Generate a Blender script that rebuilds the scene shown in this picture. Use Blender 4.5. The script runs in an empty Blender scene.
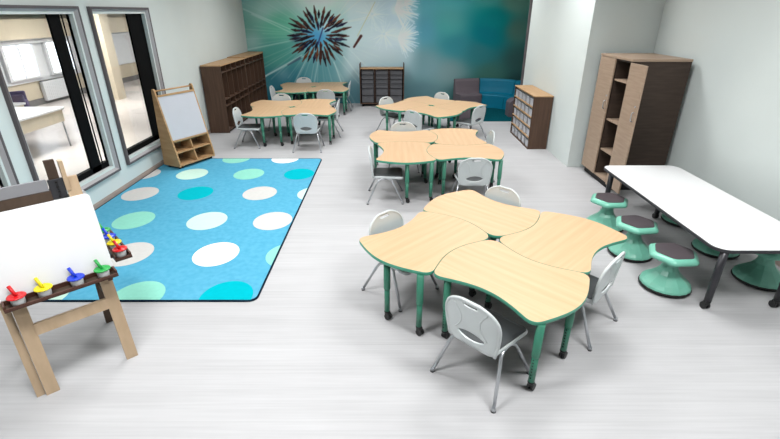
import bpy, bmesh, math, random
import numpy as np
from mathutils import Vector, Matrix
random.seed(7)
C = bpy.context.scene.collection
PI = math.pi
RT = math.sqrt(.5)

def lin(c):
    return tuple(((x/255)/12.92 if x/255 <= .04045 else ((x/255+.055)/1.055)**2.4) for x in c)

LAMP = 3.
WATT = 45.; SPREAD = 150
# ---------------------------------------------------------------- materials
MATS = {}
def mat(name, rgb, rough=.5, spec=.5, metal=0., var=.06, scale=(6, 6, 6), rgb2=None, bump=0., coat=0., detail=4., wave=False):
    m = bpy.data.materials.new(name); m.use_nodes = True
    nt = m.node_tree; N = nt.nodes; L = nt.links
    b = N['Principled BSDF']
    tc = N.new('ShaderNodeTexCoord'); mp = N.new('ShaderNodeMapping'); mp.inputs['Scale'].default_value = scale
    L.new(tc.outputs['Object'], mp.inputs['Vector'])
    nz = N.new('ShaderNodeTexNoise'); nz.inputs['Scale'].default_value = 1.; nz.inputs['Detail'].default_value = detail
    L.new(mp.outputs[0], nz.inputs['Vector'])
    cr = N.new('ShaderNodeValToRGB')
    a = lin(rgb); c2 = lin(rgb2) if rgb2 else tuple(x*(1-var*2) for x in a); a = a if rgb2 else tuple(min(1, x*(1+var)) for x in a)
    cr.color_ramp.elements[0].position = .3; cr.color_ramp.elements[1].position = .7
    cr.color_ramp.elements[0].color = (*c2, 1); cr.color_ramp.elements[1].color = (*a, 1)
    L.new(nz.outputs['Fac'], cr.inputs['Fac']); L.new(cr.outputs['Color'], b.inputs['Base Color'])
    b.inputs['Roughness'].default_value = rough; b.inputs['Metallic'].default_value = metal
    b.inputs['Specular IOR Level'].default_value = spec
    if coat: b.inputs['Coat Weight'].default_value = coat; b.inputs['Coat Roughness'].default_value = .15
    if bump:
        bp = N.new('ShaderNodeBump'); bp.inputs['Strength'].default_value = bump; bp.inputs['Distance'].default_value = .01
        L.new(nz.outputs['Fac'], bp.inputs['Height']); L.new(bp.outputs[0], b.inputs['Normal'])
    MATS[name] = m
    return m

def emis(name, rgb, strength):
    m = bpy.data.materials.new(name); m.use_nodes = True
    nt = m.node_tree; N = nt.nodes; L = nt.links
    b = N['Principled BSDF']; b.inputs['Base Color'].default_value = (*lin(rgb), 1)
    b.inputs['Emission Color'].default_value = (*lin(rgb), 1); b.inputs['Emission Strength'].default_value = strength
    return m

def glassmat(name):
    m = bpy.data.materials.new(name); m.use_nodes = True
    nt = m.node_tree; N = nt.nodes; L = nt.links
    N.remove(N['Principled BSDF']); out = N['Material Output']
    tr = N.new('ShaderNodeBsdfTransparent'); tr.inputs[0].default_value = (.97, .98, .98, 1)
    gl = N.new('ShaderNodeBsdfGlossy'); gl.inputs['Roughness'].default_value = .03
    lw = N.new('ShaderNodeLayerWeight'); lw.inputs['Blend'].default_value = .5
    pw = N.new('ShaderNodeMath'); pw.operation = 'POWER'; L.new(lw.outputs['Facing'], pw.inputs[0]); pw.inputs[1].default_value = 3.
    ml = N.new('ShaderNodeMath'); ml.operation = 'MULTIPLY'; L.new(pw.outputs[0], ml.inputs[0]); ml.inputs[1].default_value = .25
    fr = N.new('ShaderNodeMath'); fr.operation = 'ADD'; L.new(ml.outputs[0], fr.inputs[0]); fr.inputs[1].default_value = .02
    mx = N.new('ShaderNodeMixShader'); L.new(fr.outputs[0], mx.inputs[0]); L.new(tr.outputs[0], mx.inputs[1]); L.new(gl.outputs[0], mx.inputs[2])
    L.new(mx.outputs[0], out.inputs['Surface'])
    return m

M = {}
M['wall'] = mat('painted_wall', (224, 232, 229), .75, .2, var=.012, scale=(1.5, 1.5, 1.5))
M['ceil'] = mat('ceiling_paint', (235, 236, 234), .9, .1, var=.01)
M['base'] = mat('baseboard_paint', (176, 160, 150), .6, .3, var=.05)
M['frame'] = mat('window_metal', (98, 91, 93), .45, .5, var=.05, scale=(3, 3, 3))
M['reveal'] = mat('window_metal_lit', (186, 182, 184), .45, .5, var=.03, scale=(3, 3, 3))  # same frame metal in a lighter tone, light painted onto the inner slope
M['black'] = mat('black_metal', (7, 7, 8), .7, .1, var=.1)
M['blk_plastic'] = mat('black_plastic', (20, 20, 21), .4, .5, var=.1)
M['maple'] = mat('maple_laminate', (216, 182, 144), .42, .35, scale=(1.3, 26, 5), rgb2=(205, 168, 129), detail=5.)
M['green'] = mat('green_edge', (80, 166, 138), .4, .5, var=.03)
M['greenleg'] = mat('green_steel', (60, 130, 106), .35, .5, var=.03)
M['shell'] = mat('white_plastic', (214, 220, 220), .35, .5, var=.015)
M['seatgrey'] = mat('grey_seat_plastic', (72, 76, 78), .45, .4, var=.04)
M['chrome'] = mat('brushed_steel', (190, 192, 196), .28, .5, metal=.85, var=.03)
M['rub'] = mat('rubber', (30, 28, 28), .6, .3, var=.1)
M['whiteboard'] = mat('whiteboard_laminate', (250, 250, 250), .12, .5, var=.004)
M['edgeblack'] = mat('charcoal_edge', (52, 52, 56), .5, .4, var=.05)
M['tblleg'] = mat('charcoal_steel', (50, 49, 54), .32, .5, metal=.2, var=.06)
M['teal'] = mat('stool_plastic', (124, 198, 174), .28, .5, var=.03)
M['pad'] = mat('stool_pad', (84, 76, 80), .3, .5, var=.05)
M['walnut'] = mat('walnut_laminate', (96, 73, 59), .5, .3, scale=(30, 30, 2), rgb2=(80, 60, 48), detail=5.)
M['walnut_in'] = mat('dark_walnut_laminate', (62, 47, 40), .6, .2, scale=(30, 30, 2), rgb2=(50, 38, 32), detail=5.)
M['oaktop'] = mat('oak_top', (196, 160, 120), .5, .3, scale=(24, 2, 24), rgb2=(182, 144, 104), detail=5.)
M['ash'] = mat('ash_door', (178, 155, 134), .5, .3, scale=(4, 4, 50), rgb2=(164, 141, 121), detail=5.)
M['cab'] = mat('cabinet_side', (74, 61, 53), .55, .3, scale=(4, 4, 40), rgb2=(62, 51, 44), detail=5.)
M['ply'] = mat('birch_ply', (206, 166, 122), .5, .3, scale=(3, 3, 20), rgb2=(188, 146, 102), detail=5.)
M['plydk'] = mat('birch_inner', (160, 128, 98), .55, .3, scale=(3, 20, 3), rgb2=(140, 110, 82), detail=5.)
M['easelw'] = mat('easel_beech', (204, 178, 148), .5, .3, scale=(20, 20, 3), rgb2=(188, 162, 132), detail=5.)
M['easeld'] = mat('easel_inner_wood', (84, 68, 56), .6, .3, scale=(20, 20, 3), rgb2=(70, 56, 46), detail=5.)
M['tray'] = mat('easel_tray_wood', (96, 62, 50), .45, .4, scale=(4, 20, 4), rgb2=(78, 48, 38))
M['paper'] = mat('easel_white_panel', (250, 250, 251), .35, .4, var=.004)
M['panel'] = mat('pale_grey_panel', (206, 206, 212), .3, .4, var=.01)
M['midgrey'] = mat('easel_grey_panel', (150, 150, 154), .5, .4, var=.02)
M['traygrey'] = mat('smoke_tray', (92, 92, 96), .35, .5, var=.06)
M['bin'] = mat('pale_bin', (206, 208, 214), .35, .5, var=.03)
M['sofag'] = mat('taupe_vinyl', (112, 102, 108), .55, .3, var=.03)
M['sofat'] = mat('teal_vinyl', (0, 118, 148), .5, .3, var=.03)
M['tealrug'] = mat('teal_carpet', (10, 88, 98), .95, .05, scale=(60, 60, 60), rgb2=(4, 66, 76), bump=.4)
M['rug'] = mat('blue_carpet', (98, 178, 208), .95, .05, scale=(22, 22, 22), rgb2=(84, 167, 200), bump=.25)
M['rugedge'] = mat('rug_binding', (18, 40, 58), .9, .1, var=.1)
M['dgrey'] = mat('rug_dot_stone', (214, 212, 208), .95, .05, scale=(30, 30, 30), var=.02)
M['dwhite'] = mat('rug_dot_white', (250, 251, 250), .95, .05, scale=(30, 30, 30), var=.01)
M['dcream'] = mat('rug_dot_pale', (206, 238, 222), .95, .05, scale=(30, 30, 30), var=.015)
M['dmint'] = mat('rug_dot_mint', (148, 220, 200), .95, .05, scale=(30, 30, 30), var=.02)
M['dteal'] = mat('rug_dot_teal', (0, 182, 196), .95, .05, scale=(30, 30, 30), var=.02)
M['red'] = mat('red_plastic', (215, 20, 28), .3, .5, var=.03)
M['yellow'] = mat('yellow_plastic', (238, 218, 20), .3, .5, var=.03)
M['blue'] = mat('blue_plastic', (16, 58, 205), .3, .5, var=.03)
M['gcup'] = mat('green_plastic', (34, 160, 70), .3, .5, var=.03)
M['cup'] = mat('cup_white', (242, 243, 244), .35, .5, var=.01)
M['cream'] = mat('cream_paint', (224, 212, 190), .8, .2, var=.02)
M['lobfloor'] = mat('polished_lobby_floor', (236, 228, 224), .25, .5, var=.03, scale=(1, 1, 1))
M['lobwhite'] = mat('lobby_white', (236, 238, 242), .6, .3, var=.01)
M['grille'] = mat('ceiling_grille', (120, 122, 126), .6, .3, var=.05)
M['purple'] = mat('purple_fabric', (92, 84, 116), .8, .2, var=.05)
M['dkband'] = mat('grey_skirting', (132, 130, 130), .6, .3, var=.05)
M['glass'] = glassmat('window_glass')
M['day'] = emis('daylit_pane', (240, 246, 255), 2.2)
M['added_lamp2'] = emis('added_lobby_lamp_glow', (255, 252, 246), 20.)  # glow for the lamps added to brighten the lobby
M['added_lamp'] = emis('added_lamp_glow', (255, 253, 248), LAMP)  # glow for the added ceiling panels

# floor: pale grey plank look - streaks along x, wide bands along y
def floor_mat():
    m = bpy.data.materials.new('grey_plank_floor'); m.use_nodes = True
    nt = m.node_tree; N = nt.nodes; L = nt.links; b = N['Principled BSDF']
    tc = N.new('ShaderNodeTexCoord')
    def noise(sc, det):
        mp = N.new('ShaderNodeMapping'); mp.inputs['Scale'].default_value = sc; L.new(tc.outputs['Object'], mp.inputs['Vector'])
        n = N.new('ShaderNodeTexNoise'); n.inputs['Scale'].default_value = 1; n.inputs['Detail'].default_value = det
        L.new(mp.outputs[0], n.inputs['Vector']); return n.outputs['Fac']
    def math_(op, a, b_):
        n = N.new('ShaderNodeMath'); n.operation = op
        for i, v in enumerate((a, b_)):
            if v is None: continue
            if isinstance(v, (int, float)): n.inputs[i].default_value = v
            else: L.new(v, n.inputs[i])
        return n.outputs[0]
    s1 = noise((1.6, 60, 1), 6.); s2 = noise((.5, 9, 1), 3.); s3 = noise((5, 5, 1), 2.)
    sep = N.new('ShaderNodeSeparateXYZ'); L.new(tc.outputs['Object'], sep.inputs[0])
    band = math_('DIVIDE', math_('SUBTRACT', sep.outputs['Y'], 1.758), .63)
    fl = math_('FLOOR', band, None); fr = math_('FRACT', band, None)
    wn = N.new('ShaderNodeTexWhiteNoise'); wn.noise_dimensions = '1D'; L.new(fl, wn.inputs['W'])
    line = math_('LESS_THAN', fr, .02)
    t = math_('ADD', math_('MULTIPLY', s1, .55), math_('MULTIPLY', s2, .35))
    t = math_('ADD', t, math_('MULTIPLY', s3, .1))
    t = math_('ADD', t, math_('MULTIPLY', math_('SUBTRACT', wn.outputs['Value'], .5), .08))
    t = math_('SUBTRACT', t, math_('MULTIPLY', line, .10))
    cr = N.new('ShaderNodeValToRGB'); e = cr.color_ramp.elements
    e[0].position = .22; e[0].color = (*lin((178, 177, 178)), 1); e[1].position = .72; e[1].color = (*lin((202, 201, 202)), 1)
    L.new(t, cr.inputs['Fac']); L.new(cr.outputs[0], b.inputs['Base Color'])
    b.inputs['Roughness'].default_value = .5; b.inputs['Specular IOR Level'].default_value = .3
    return m
M['floor'] = floor_mat()

# ---------------------------------------------------------------- mesh builder
class B:
    def __init__(s): s.v = []; s.f = []; s.m = []; s.mats = []; s.tf = Matrix.Identity(4); s.sm = []
    def mi(s, m):
        m = M[m]
        if m not in s.mats: s.mats.append(m)
        return s.mats.index(m)
    def add(s, vs, fs, m, smooth=False):
        o = len(s.v); k = s.mi(m)
        s.v += [s.tf @ Vector(p) for p in vs]
        for f in fs: s.f.append([i+o for i in f]); s.m.append(k); s.sm.append(smooth)
        return s
    def bm(s, bm, m, smooth=False):
        bm.verts.index_update()
        s.add([v.co.copy() for v in bm.verts], [[v.index for v in f.verts] for f in bm.faces], m, smooth); bm.free(); return s
    def box(s, x0, x1, y0, y1, z0, z1, m, bev=0., R=None):
        b = bmesh.new(); bmesh.ops.create_cube(b, size=1)
        for v in b.verts: v.co = Vector((x0+(v.co.x+.5)*(x1-x0), y0+(v.co.y+.5)*(y1-y0), z0+(v.co.z+.5)*(z1-z0)))
        if bev: bmesh.ops.bevel(b, geom=b.edges[:], offset=bev, segments=2, affect='EDGES', profile=.5)
        if R is not None:
            for v in b.verts: v.co = R @ v.co
        return s.bm(b, m)
    def prism(s, poly, z0, z1, m, mtop=None, bev=0.):
        n = len(poly)
        vs = [(p[0], p[1], z0) for p in poly]+[(p[0], p[1], z1) for p in poly]
        s.add(vs, [[i, (i+1) % n, n+(i+1) % n, n+i] for i in range(n)], m)
        s.add([(p[0], p[1], z0) for p in poly], [list(range(n))[::-1]], m)
        s.add([(p[0], p[1], z1) for p in poly], [list(range(n))], mtop or m); return s
    def rings(s, rings, m, cap=True, smooth=True, closed=True):
        n = len(rings[0]); vs = [p for r in rings for p in r]; fs = []
        for j in range(len(rings)-1):
            for i in range(n if closed else n-1):
                fs.append([j*n+i, j*n+(i+1) % n, (j+1)*n+(i+1) % n, (j+1)*n+i])
        s.add(vs, fs, m, smooth)
        if cap:
            s.add(rings[0], [list(range(n))[::-1]], m); s.add(rings[-1], [list(range(n))], m)
        return s
    def lathe(s, prof, m, n=24, cx=0, cy=0, smooth=True, ph=0, cap=True):
        return s.rings([[(cx+r*math.cos(ph+2*PI*i/n), cy+r*math.sin(ph+2*PI*i/n), z) for i in range(n)] for r, z in prof], m, cap, smooth)
    def tube(s, pts, r, m, n=10, r2=None):
        pts = [Vector(p) for p in pts]; rs = []
        up = None
        for i, p in enumerate(pts):
            d = (pts[min(i+1, len(pts)-1)]-pts[max(i-1, 0)]).normalized()
            if up is None:
                up = d.orthogonal().normalized()
            up = (up-d*up.dot(d)).normalized(); q = d.cross(up)
            rr = r if r2 is None else r+(r2-r)*i/(len(pts)-1)
            rs.append([tuple(p+up*math.cos(2*PI*k/n)*rr+q*math.sin(2*PI*k/n)*rr) for k in range(n)])
        return s.rings(rs, m)
    def build(s, name, parent=None, kind=None):
        me = bpy.data.meshes.new(name)
        me.from_pydata([tuple(v) for v in s.v], [], s.f)
        for m in s.mats: me.materials.append(m)
        me.polygons.foreach_set('material_index', s.m); me.polygons.foreach_set('use_smooth', s.sm)
        me.update()
        bm = bmesh.new(); bm.from_mesh(me); bmesh.ops.remove_doubles(bm, verts=bm.verts, dist=1e-5)
        bmesh.ops.recalc_face_normals(bm, faces=bm.faces); bm.to_mesh(me); bm.free()
        o = bpy.data.objects.new(name, me); C.objects.link(o); o.parent = parent
        if kind: o['kind'] = kind
        return o

def tag(o, label, cat, group=None):
    o['label'] = label; o['category'] = cat
    if group: o['group'] = group
    return o
def thing(name, label, cat, loc=(0, 0, 0), rz=0, group=None):
    o = bpy.data.objects.new(name, None); C.objects.link(o); o.empty_display_size = .1
    o.location = loc; o.rotation_euler = (0, 0, rz); return tag(o, label, cat, group)
def dup(root, loc, rz, label, group=None):
    kids = KIDS(root)
    r = root.copy(); C.objects.link(r); r.location = loc; r.rotation_euler = (0, 0, rz); tag(r, label, root['category'], group or root.get('group'))
    for ch in kids: dupc(ch, r)
    return r
def dupc(ch, par):
    c = ch.copy(); C.objects.link(c); c.parent = par
    for g in KIDS(ch): dupc(g, c)
def KIDS(o): return [x for x in bpy.data.objects if x.parent == o]
def struct(name, b): return b.build(name, None, 'structure')

# ---------------------------------------------------------------- room
XL, XR, YB, YF, ZC = -3.34, 3.43, 11.235, -1.1, 3.3
TH = .075
WZ0, WZ1 = .27, 2.09
WINS = [(2.45, 3.77), (3.97, 5.27), (5.46, 6.79)]
F_ = .075
struct('floor', B().box(XL-TH, XR+TH, YF-TH, YB+TH, -.1, 0, 'floor'))
struct('ceiling', B().box(XL-TH, XR+TH, YF-TH, YB+TH, ZC, ZC+.1, 'ceil'))
w = B(); ys = [YF-TH]
for a, b in WINS: ys += [a+F_, b-F_]
ys.append(YB+TH)
for i in range(0, len(ys), 2): w.box(XL-TH, XL, ys[i], ys[i+1], 0, ZC, 'wall')
for a, b in WINS:
    w.box(XL-TH, XL, a+F_, b-F_, 0, WZ0+F_, 'wall'); w.box(XL-TH, XL, a+F_, b-F_, WZ1-F_, ZC, 'wall')
struct('wall_left', w)
struct('wall_right', B().box(XR, XR+TH, YF-TH, YB+TH, 0, ZC, 'wall'))
struct('wall_back', B().box(XL, XR, YB, YB+TH, 0, ZC, 'wall'))
struct('wall_front', B().box(XL, XR, YF-TH, YF, 0, ZC, 'wall'))
struct('wall_partition', B().box(2.56, XR, 6.22, 8.95, 0, ZC, 'wall'))
struct('trim_1', B().box(2.525, 2.60, 8.95, 9.0, 0, ZC, 'frame'))
struct('baseboard_left', B().box(XL, XL+.014, YF, YB, 0, .05, 'base', .003).box(XL, XL+.006, YF, YB, .05, .062, 'base'))
struct('baseboard_right', B().box(XR-.012, XR, YF, 6.22, 0, .05, 'base', .003))

for i, (a, b) in enumerate(WINS):
    r = bpy.data.objects.new('window_%d' % (i+1), None); C.objects.link(r); r['kind'] = 'structure'; r.location = (XL, (a+b)/2, WZ0)
    def loc(q):
        q.tf = Matrix.Translation((-XL, -(a+b)/2, -WZ0)); return q
    def ring(bld, prof, m):   # prof: (inset from outer edge, x)
        bld.rings([[(x, a+d, WZ0+d), (x, b-d, WZ0+d), (x, b-d, WZ1-d), (x, a+d, WZ1-d)] for d, x in prof], m, cap=False, smooth=False)
    X1 = XL+.04; t = .0
    f = loc(B()); ring(f, [(0, XL), (0, X1-.004), (.004, X1), (.024, X1), (.027, X1-.004)], 'frame'); f.build('window_frame', r)
    f = loc(B()); ring(f, [(.027, X1-.004), (F_, XL-.045), (F_, XL-TH)], 'reveal'); f.build('window_reveal', r)
    loc(B()).box(XL-.05, XL-.04, a+F_, b-F_, WZ0+F_-.012, WZ0+F_+.004, 'reveal', .002).build('window_sill', r)
    q = loc(B())
    if i == 2: q.box(XL-.07, XL-.047, 6.35, b-F_-t, WZ0+F_+t, WZ1-F_-t, 'black')
    else:
        y = a+.91; q.box(XL-.07, XL-.047, y, y+.17, WZ0+F_+t, WZ1-F_-t, 'black')
        q.box(XL-.065, XL-.055, y+.215, y+.225, WZ0+F_+t, WZ1-F_-t, 'black')
    q.build('mullion', r)
    loc(B()).box(XL-.10, XL-.047, a+F_+t, b-F_-t, WZ0+F_+t, WZ0+F_+t+.07, 'black').build('bottom_rail', r)
    loc(B()).box(XL-.078, XL-.072, a+F_+t, b-F_-t, WZ0+F_+t+.07, WZ1-F_-t, 'glass').build('pane', r)

# ---------------------------------------------------------------- adjoining lobby behind the windows
LF = -.25; LX = -9.5
struct('floor_lobby', B().box(LX-.1, XL-TH, .5, 19, LF-.1, LF, 'lobfloor'))
struct('ceiling_lobby', B().box(LX-.1, XL-TH, .5, 19, 2.25, 2.35, 'lobwhite'))
q = B().box(LX-.1, LX, .5, 19, LF, 2.25, 'cream').box(LX-.1, XL-TH, 19, 19.1, LF, 2.25, 'cream').box(LX-.1, XL-TH, .4, .5, LF, 2.25, 'cream')
struct('wall_lobby', q)
struct('trim_5', B().box(LX, LX+.06, .5, 19, .36, 1.30, 'lobwhite'))
struct('trim_2', B().box(LX, LX+.35, .5, 19, 1.42, 1.88, 'cream'))
struct('trim_3', B().box(LX, LX+.18, .5, 19, 1.30, 1.42, 'lobwhite'))
struct('baseboard_lobby', B().box(LX, LX+.03, .5, 19, LF, LF+.16, 'dkband'))
g = B()
for k in range(50):
    y = 8.5+k*.13; g.box(LX+.36, LX+.9, y, y+.09, 2.02, 2.10, 'grille')
g.box(LX+.33, LX+.95, 8.45, 15.1, 2.10, 2.13, 'lobwhite')
tag(g.build('ceiling_grille'), 'long slatted grey ceiling grille in the lobby seen through the left windows', 'grille')
for k, y in enumerate((8.6, 10.1, 11.6, 13.1, 14.6)):
    r = bpy.data.objects.new('window_%d' % (k+4), None); C.objects.link(r); r['kind'] = 'structure'; r.location = (LX+.06, y, .5)
    q = B()
    for a, b, c, d in ((-.1, 0, -.05, .85), (.95, 1.05, -.05, .85), (0, .95, -.05, .0), (0, .95, .78, .85), (.45, .5, 0, .78)): q.box(0, .08, a, b, c, d, 'lobwhite', .004)
    q.build('window_frame', r)
    B().box(.0, .03, 0, .45, 0, .78, 'day').build('pane', r); B().box(.0, .03, .5, .95, 0, .78, 'day').build('pane', r)
for y, lb in ((12.55, 'white panel radiator on the lobby wall under the windows'),):
    rr = thing('radiator', lb, 'radiator', (LX+.03, y, LF+.08))
    q = B().box(0, .1, 0, .95, 0, .5, 'lobwhite', .01)
    for k in range(12): q.box(.1, .108, .04+k*.075, .08+k*.075, .04, .46, 'lobwhite')
    q.build('panel', rr); B().box(.02, .08, .0, .95, .5, .52, 'grille').build('top_grille', rr)
def lobby_table(x, y, sx, sy, h, label):
    t = thing('lobby_table', label, 'table', (x, y, LF), 0, 'white tables in the lobby')
    B().box(-sx, sx, -sy, sy, h-.04, h, 'lobwhite', .008).build('tabletop', t)
    B().box(-sx+.03, sx-.03, -sy+.03, sy-.03, h-.25, h-.04, 'cream', .004).build('apron', t)
    for a in (-1, 1):
        for b in (-1, 1): B().tube([(a*(sx-.06), b*(sy-.06), h-.25), (a*(sx-.05), b*(sy-.05), .0)], .015, 'chrome', 8).build('leg', t)
lobby_table(-6.45, 7.75, .5, .55, .72, 'white lobby table nearest the left window glass')
lobby_table(-7.9, 9.0, .4, .4, .6, 'smaller white lobby table beside the purple armchair')
t = thing('armchair', 'purple armchair with pale legs by the lobby window wall', 'armchair', (-8.7, 10.5, LF), .6)
B().box(-.3, .3, -.3, .3, .22, .42, 'purple', .04).build('seat', t); B().box(-.32, -.2, -.3, .3, .3, .78, 'purple', .04).build('backrest', t)
for s in (-1, 1): B().box(-.28, .28, s*.33-.05, s*.33+.05, .25, .6, 'purple', .03).build('armrest', t)
for a in (-1, 1):
    for b in (-1, 1): B().tube([(a*.25, b*.28, .25), (a*.27, b*.3, 0)], .018, 'chrome', 8).build('leg', t)
struct('trim_4', B().box(-8.3, -7.75, 13.1, 13.5, LF, 2.25, 'cream'))
tt = thing('display_unit', 'grey and white stepped display unit at the lobby end', 'display unit', (-7.9, 16.3, LF))
B().box(-.6, 1.6, -.3, .3, 0, .5, 'dkband', .01).build('plinth', tt)
for k in range(4): B().box(-.5+k*.12, 1.5, -.25+k*.1, .25, .5+k*.14, .55+k*.14, 'lobwhite', .005).build('shelf', tt)
B().box(1.3, 1.6, -.28, .28, .5, 1.3, 'grille', .01).build('side_panel', tt)
for x, y, l in ((-5.6, 7.5, 'added lobby ceiling light nearest the glass'), (-7.2, 12, 'added lobby ceiling light in the middle of the lobby'), (-6.5, 16.5, 'added lobby ceiling light at the far end')):  # unseen lamps added to brighten the lobby
    t = thing('added_lobby_light', l, 'ceiling light', (x, y, 2.25)); B().box(-.65, .65, -.65, .65, -.03, 0, 'lobwhite').build('frame', t)
    B().box(-.6, .6, -.6, .6, -.04, -.03, 'added_lamp2').build('diffuser', t)

# ---------------------------------------------------------------- mural (flat print on the back wall)
def mural():
    cx0, cx1, z1 = XL, XR, ZC
    nx, nz = 620, 264
    xs = np.linspace(cx0, cx1, nx+1); zs = np.linspace(0, z1, nz+1)
    X, Z = np.meshgrid(xs, zs)
    # print coordinates: U to the right, V downwards, in units of ~2.3 cm
    P_ = math.radians(24.76)
    fd = YB*math.cos(P_)-(Z-2.03)*math.sin(P_)
    U = 390+449*X/fd; V = 219.5-449*(YB*math.sin(P_)+(Z-2.03)*math.cos(P_))/fd
    def sm(a, b, x): t = np.clip((x-a)/(b-a), 0, 1); return t*t*(3-2*t)
    pts = [(240, -10, (150, 200, 196)), (240, 40, (124, 176, 166)), (240, 75, (60, 128, 132)), (240, 105, (46, 104, 122)),  # print colours; darkness in the lower rows partly holds the wall's shading
           (275, 0, (160, 208, 198)), (280, 25, (112, 190, 165)), (275, 55, (90, 160, 150)), (285, 80, (60, 120, 135)), (285, 105, (52, 108, 128)),
           (320, -5, (212, 238, 228)), (318, 35, (140, 200, 210)), (322, 75, (96, 150, 160)), (325, 105, (72, 122, 138)),
           (355, 0, (200, 228, 224)), (360, 30, (182, 214, 214)), (360, 60, (150, 184, 188)), (355, 95, (96, 136, 146)),
           (395, 0, (160, 200, 214)), (395, 30, (168, 202, 214)), (392, 60, (150, 182, 188)), (395, 90, (104, 140, 148)),
           (420, 0, (104, 178, 190)), (422, 30, (96, 160, 178)), (425, 65, (120, 156, 162)), (425, 95, (92, 126, 132)),
           (455, -5, (90, 184, 188)), (450, 25, (84, 168, 166)), (455, 45, (64, 140, 150)), (450, 72, (120, 150, 152)), (460, 98, (70, 112, 112)),
           (490, -5, (96, 186, 180)), (494, 20, (0, 142, 146)), (488, 35, (0, 128, 140)), (480, 52, (60, 128, 134)), (490, 75, (74, 120, 112)), (495, 100, (50, 90, 88)),
           (515, 0, (112, 160, 146)), (518, 30, (88, 128, 118)), (520, 60, (60, 96, 94)), (522, 85, (44, 78, 78)), (560, 0, (90, 130, 120)), (560, 90, (46, 80, 78))]
    col = np.zeros(U.shape+(3,)); W_ = np.zeros(U.shape)
    for u, v, c in pts:
        d2 = ((U-u)/15)**2+((V-v)/13)**2; wt = 1/(d2+.25)**1.9
        col += wt[..., None]*np.array(c, float); W_ += wt
    col /= W_[..., None]
    rng = np.random.RandomState(5)
    def blend(mask, c):
        nonlocal col
        col = col*(1-mask[..., None])+np.array(c, float)*mask[..., None]
    # soft clouds of fluff
    for u, v, r, a in [(262, 12, 11, .3), (252, 42, 10, .35), (300, 6, 12, .3), (372, 8, 12, .45), (382, 40, 17, .5), (365, 62, 18, .3), (398, 38, 14, .35), (402, 8, 12, .4), (345, 75, 14, .2), (283, 74, 8, .22), (440, 75, 22, .12), (262, 84, 8, .12), (450, 12, 16, .1)]:
        blend(a*np.exp(-(((U-u)/r)**2+((V-v)/r)**2)), (226, 238, 242))
    def seg(u0, v0, u1, v1, w0, w1, c, a, soft=.5):
        nonlocal col
        pad = max(w0, w1)+2
        bx = (U > min(u0, u1)-pad) & (U < max(u0, u1)+pad) & (V > min(v0, v1)-pad) & (V < max(v0, v1)+pad)
        if not bx.any(): return
        u, v = U[bx], V[bx]; dx, dy = u1-u0, v1-v0; L2 = dx*dx+dy*dy
        t = np.clip(((u-u0)*dx+(v-v0)*dy)/L2, 0, 1); d = np.hypot(u-u0-t*dx, v-v0-t*dy)
        ww = w0+(w1-w0)*t
        m = a*(1-sm(0, 1, (d-ww+soft)/(2*soft)))
        cc = col[bx]; col[bx] = cc*(1-m[:, None])+np.array(c, float)*m[:, None]
    OX, OY = 319, 35
    blend(.6*sm(340, 352, U)*(1-sm(404, 424, U))*(1-sm(50, 92, V)), (214, 230, 236))
    blend(.35*np.exp(-(((U-320)/34)**2+((V+6)/16)**2)), (236, 248, 242))
    for k in range(64):   # pale filaments
        an = 2*PI*k/64+rng.uniform(-.05, .05); L_ = rng.uniform(55, 110)
        seg(OX+24*math.cos(an), OY+22*math.sin(an), OX+L_*math.cos(an), OY+L_*.9*math.sin(an), .35, .5, (214, 234, 230), rng.uniform(.08, .28), .7)
    for a in ((302, 55, 255, 82, .6), (304, 56, 266, 76, .5), (342, 54, 368, 88, .5), (306, 60, 288, 96, .5), (334, 62, 344, 90, .5), (296, 35, 252, 14, .45), (292, 30, 241, 8, .5), (294, 40, 246, 50, .45), (318, 62, 312, 96, .4), (266, 76, 262, 80, .5), (350, 50, 384, 84, .35)):
        seg(a[0], a[1], a[2], a[3], .45, .75, (222, 238, 236), a[4], .7)
    for cu, cv, n, r0, r1 in ((395, 9, 64, 1, 25), (398, 38, 60, 1, 22), (372, 14, 40, 2, 18), (384, 34, 40, 2, 18), (404, 2, 30, 1, 16)):   # fluffy tufts
        for k in range(n):
            an = rng.uniform(-1.3, 1.35) if cu > 390 else rng.uniform(0, 2*PI); L_ = rng.uniform(.6, 1)*r1
            seg(cu+r0*math.cos(an), cv+r0*math.sin(an), cu+L_*math.cos(an), cv+L_*math.sin(an), .45, .25, (228, 241, 250), .75 if cu > 390 else .3, .5)
    for cu, cv in ((345, 4), (335, 0), (360, 22), (352, 26)): seg(330, 25, cu+20, cv-8, .3, .4, (230, 238, 228), .4, .6)
    blend(.6*np.exp(-(((U-396)/6)**2+((V-10)/6)**2)), (226, 240, 250)); blend(.55*np.exp(-(((U-399)/8)**2+((V-36)/8)**2)), (222, 237, 248))
    # blue heart
    blend(.85*np.exp(-(((U-316)/13)**2+((V-38)/11)**2)**1.5), (84, 158, 204)); blend(.75*np.exp(-(((U-327)/7)**2+((V-26)/6)**2)), (214, 234, 238))
    browns = [(64, 38, 34), (40, 26, 28), (98, 60, 44), (28, 24, 34), (70, 42, 38), (34, 34, 60)]
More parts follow.
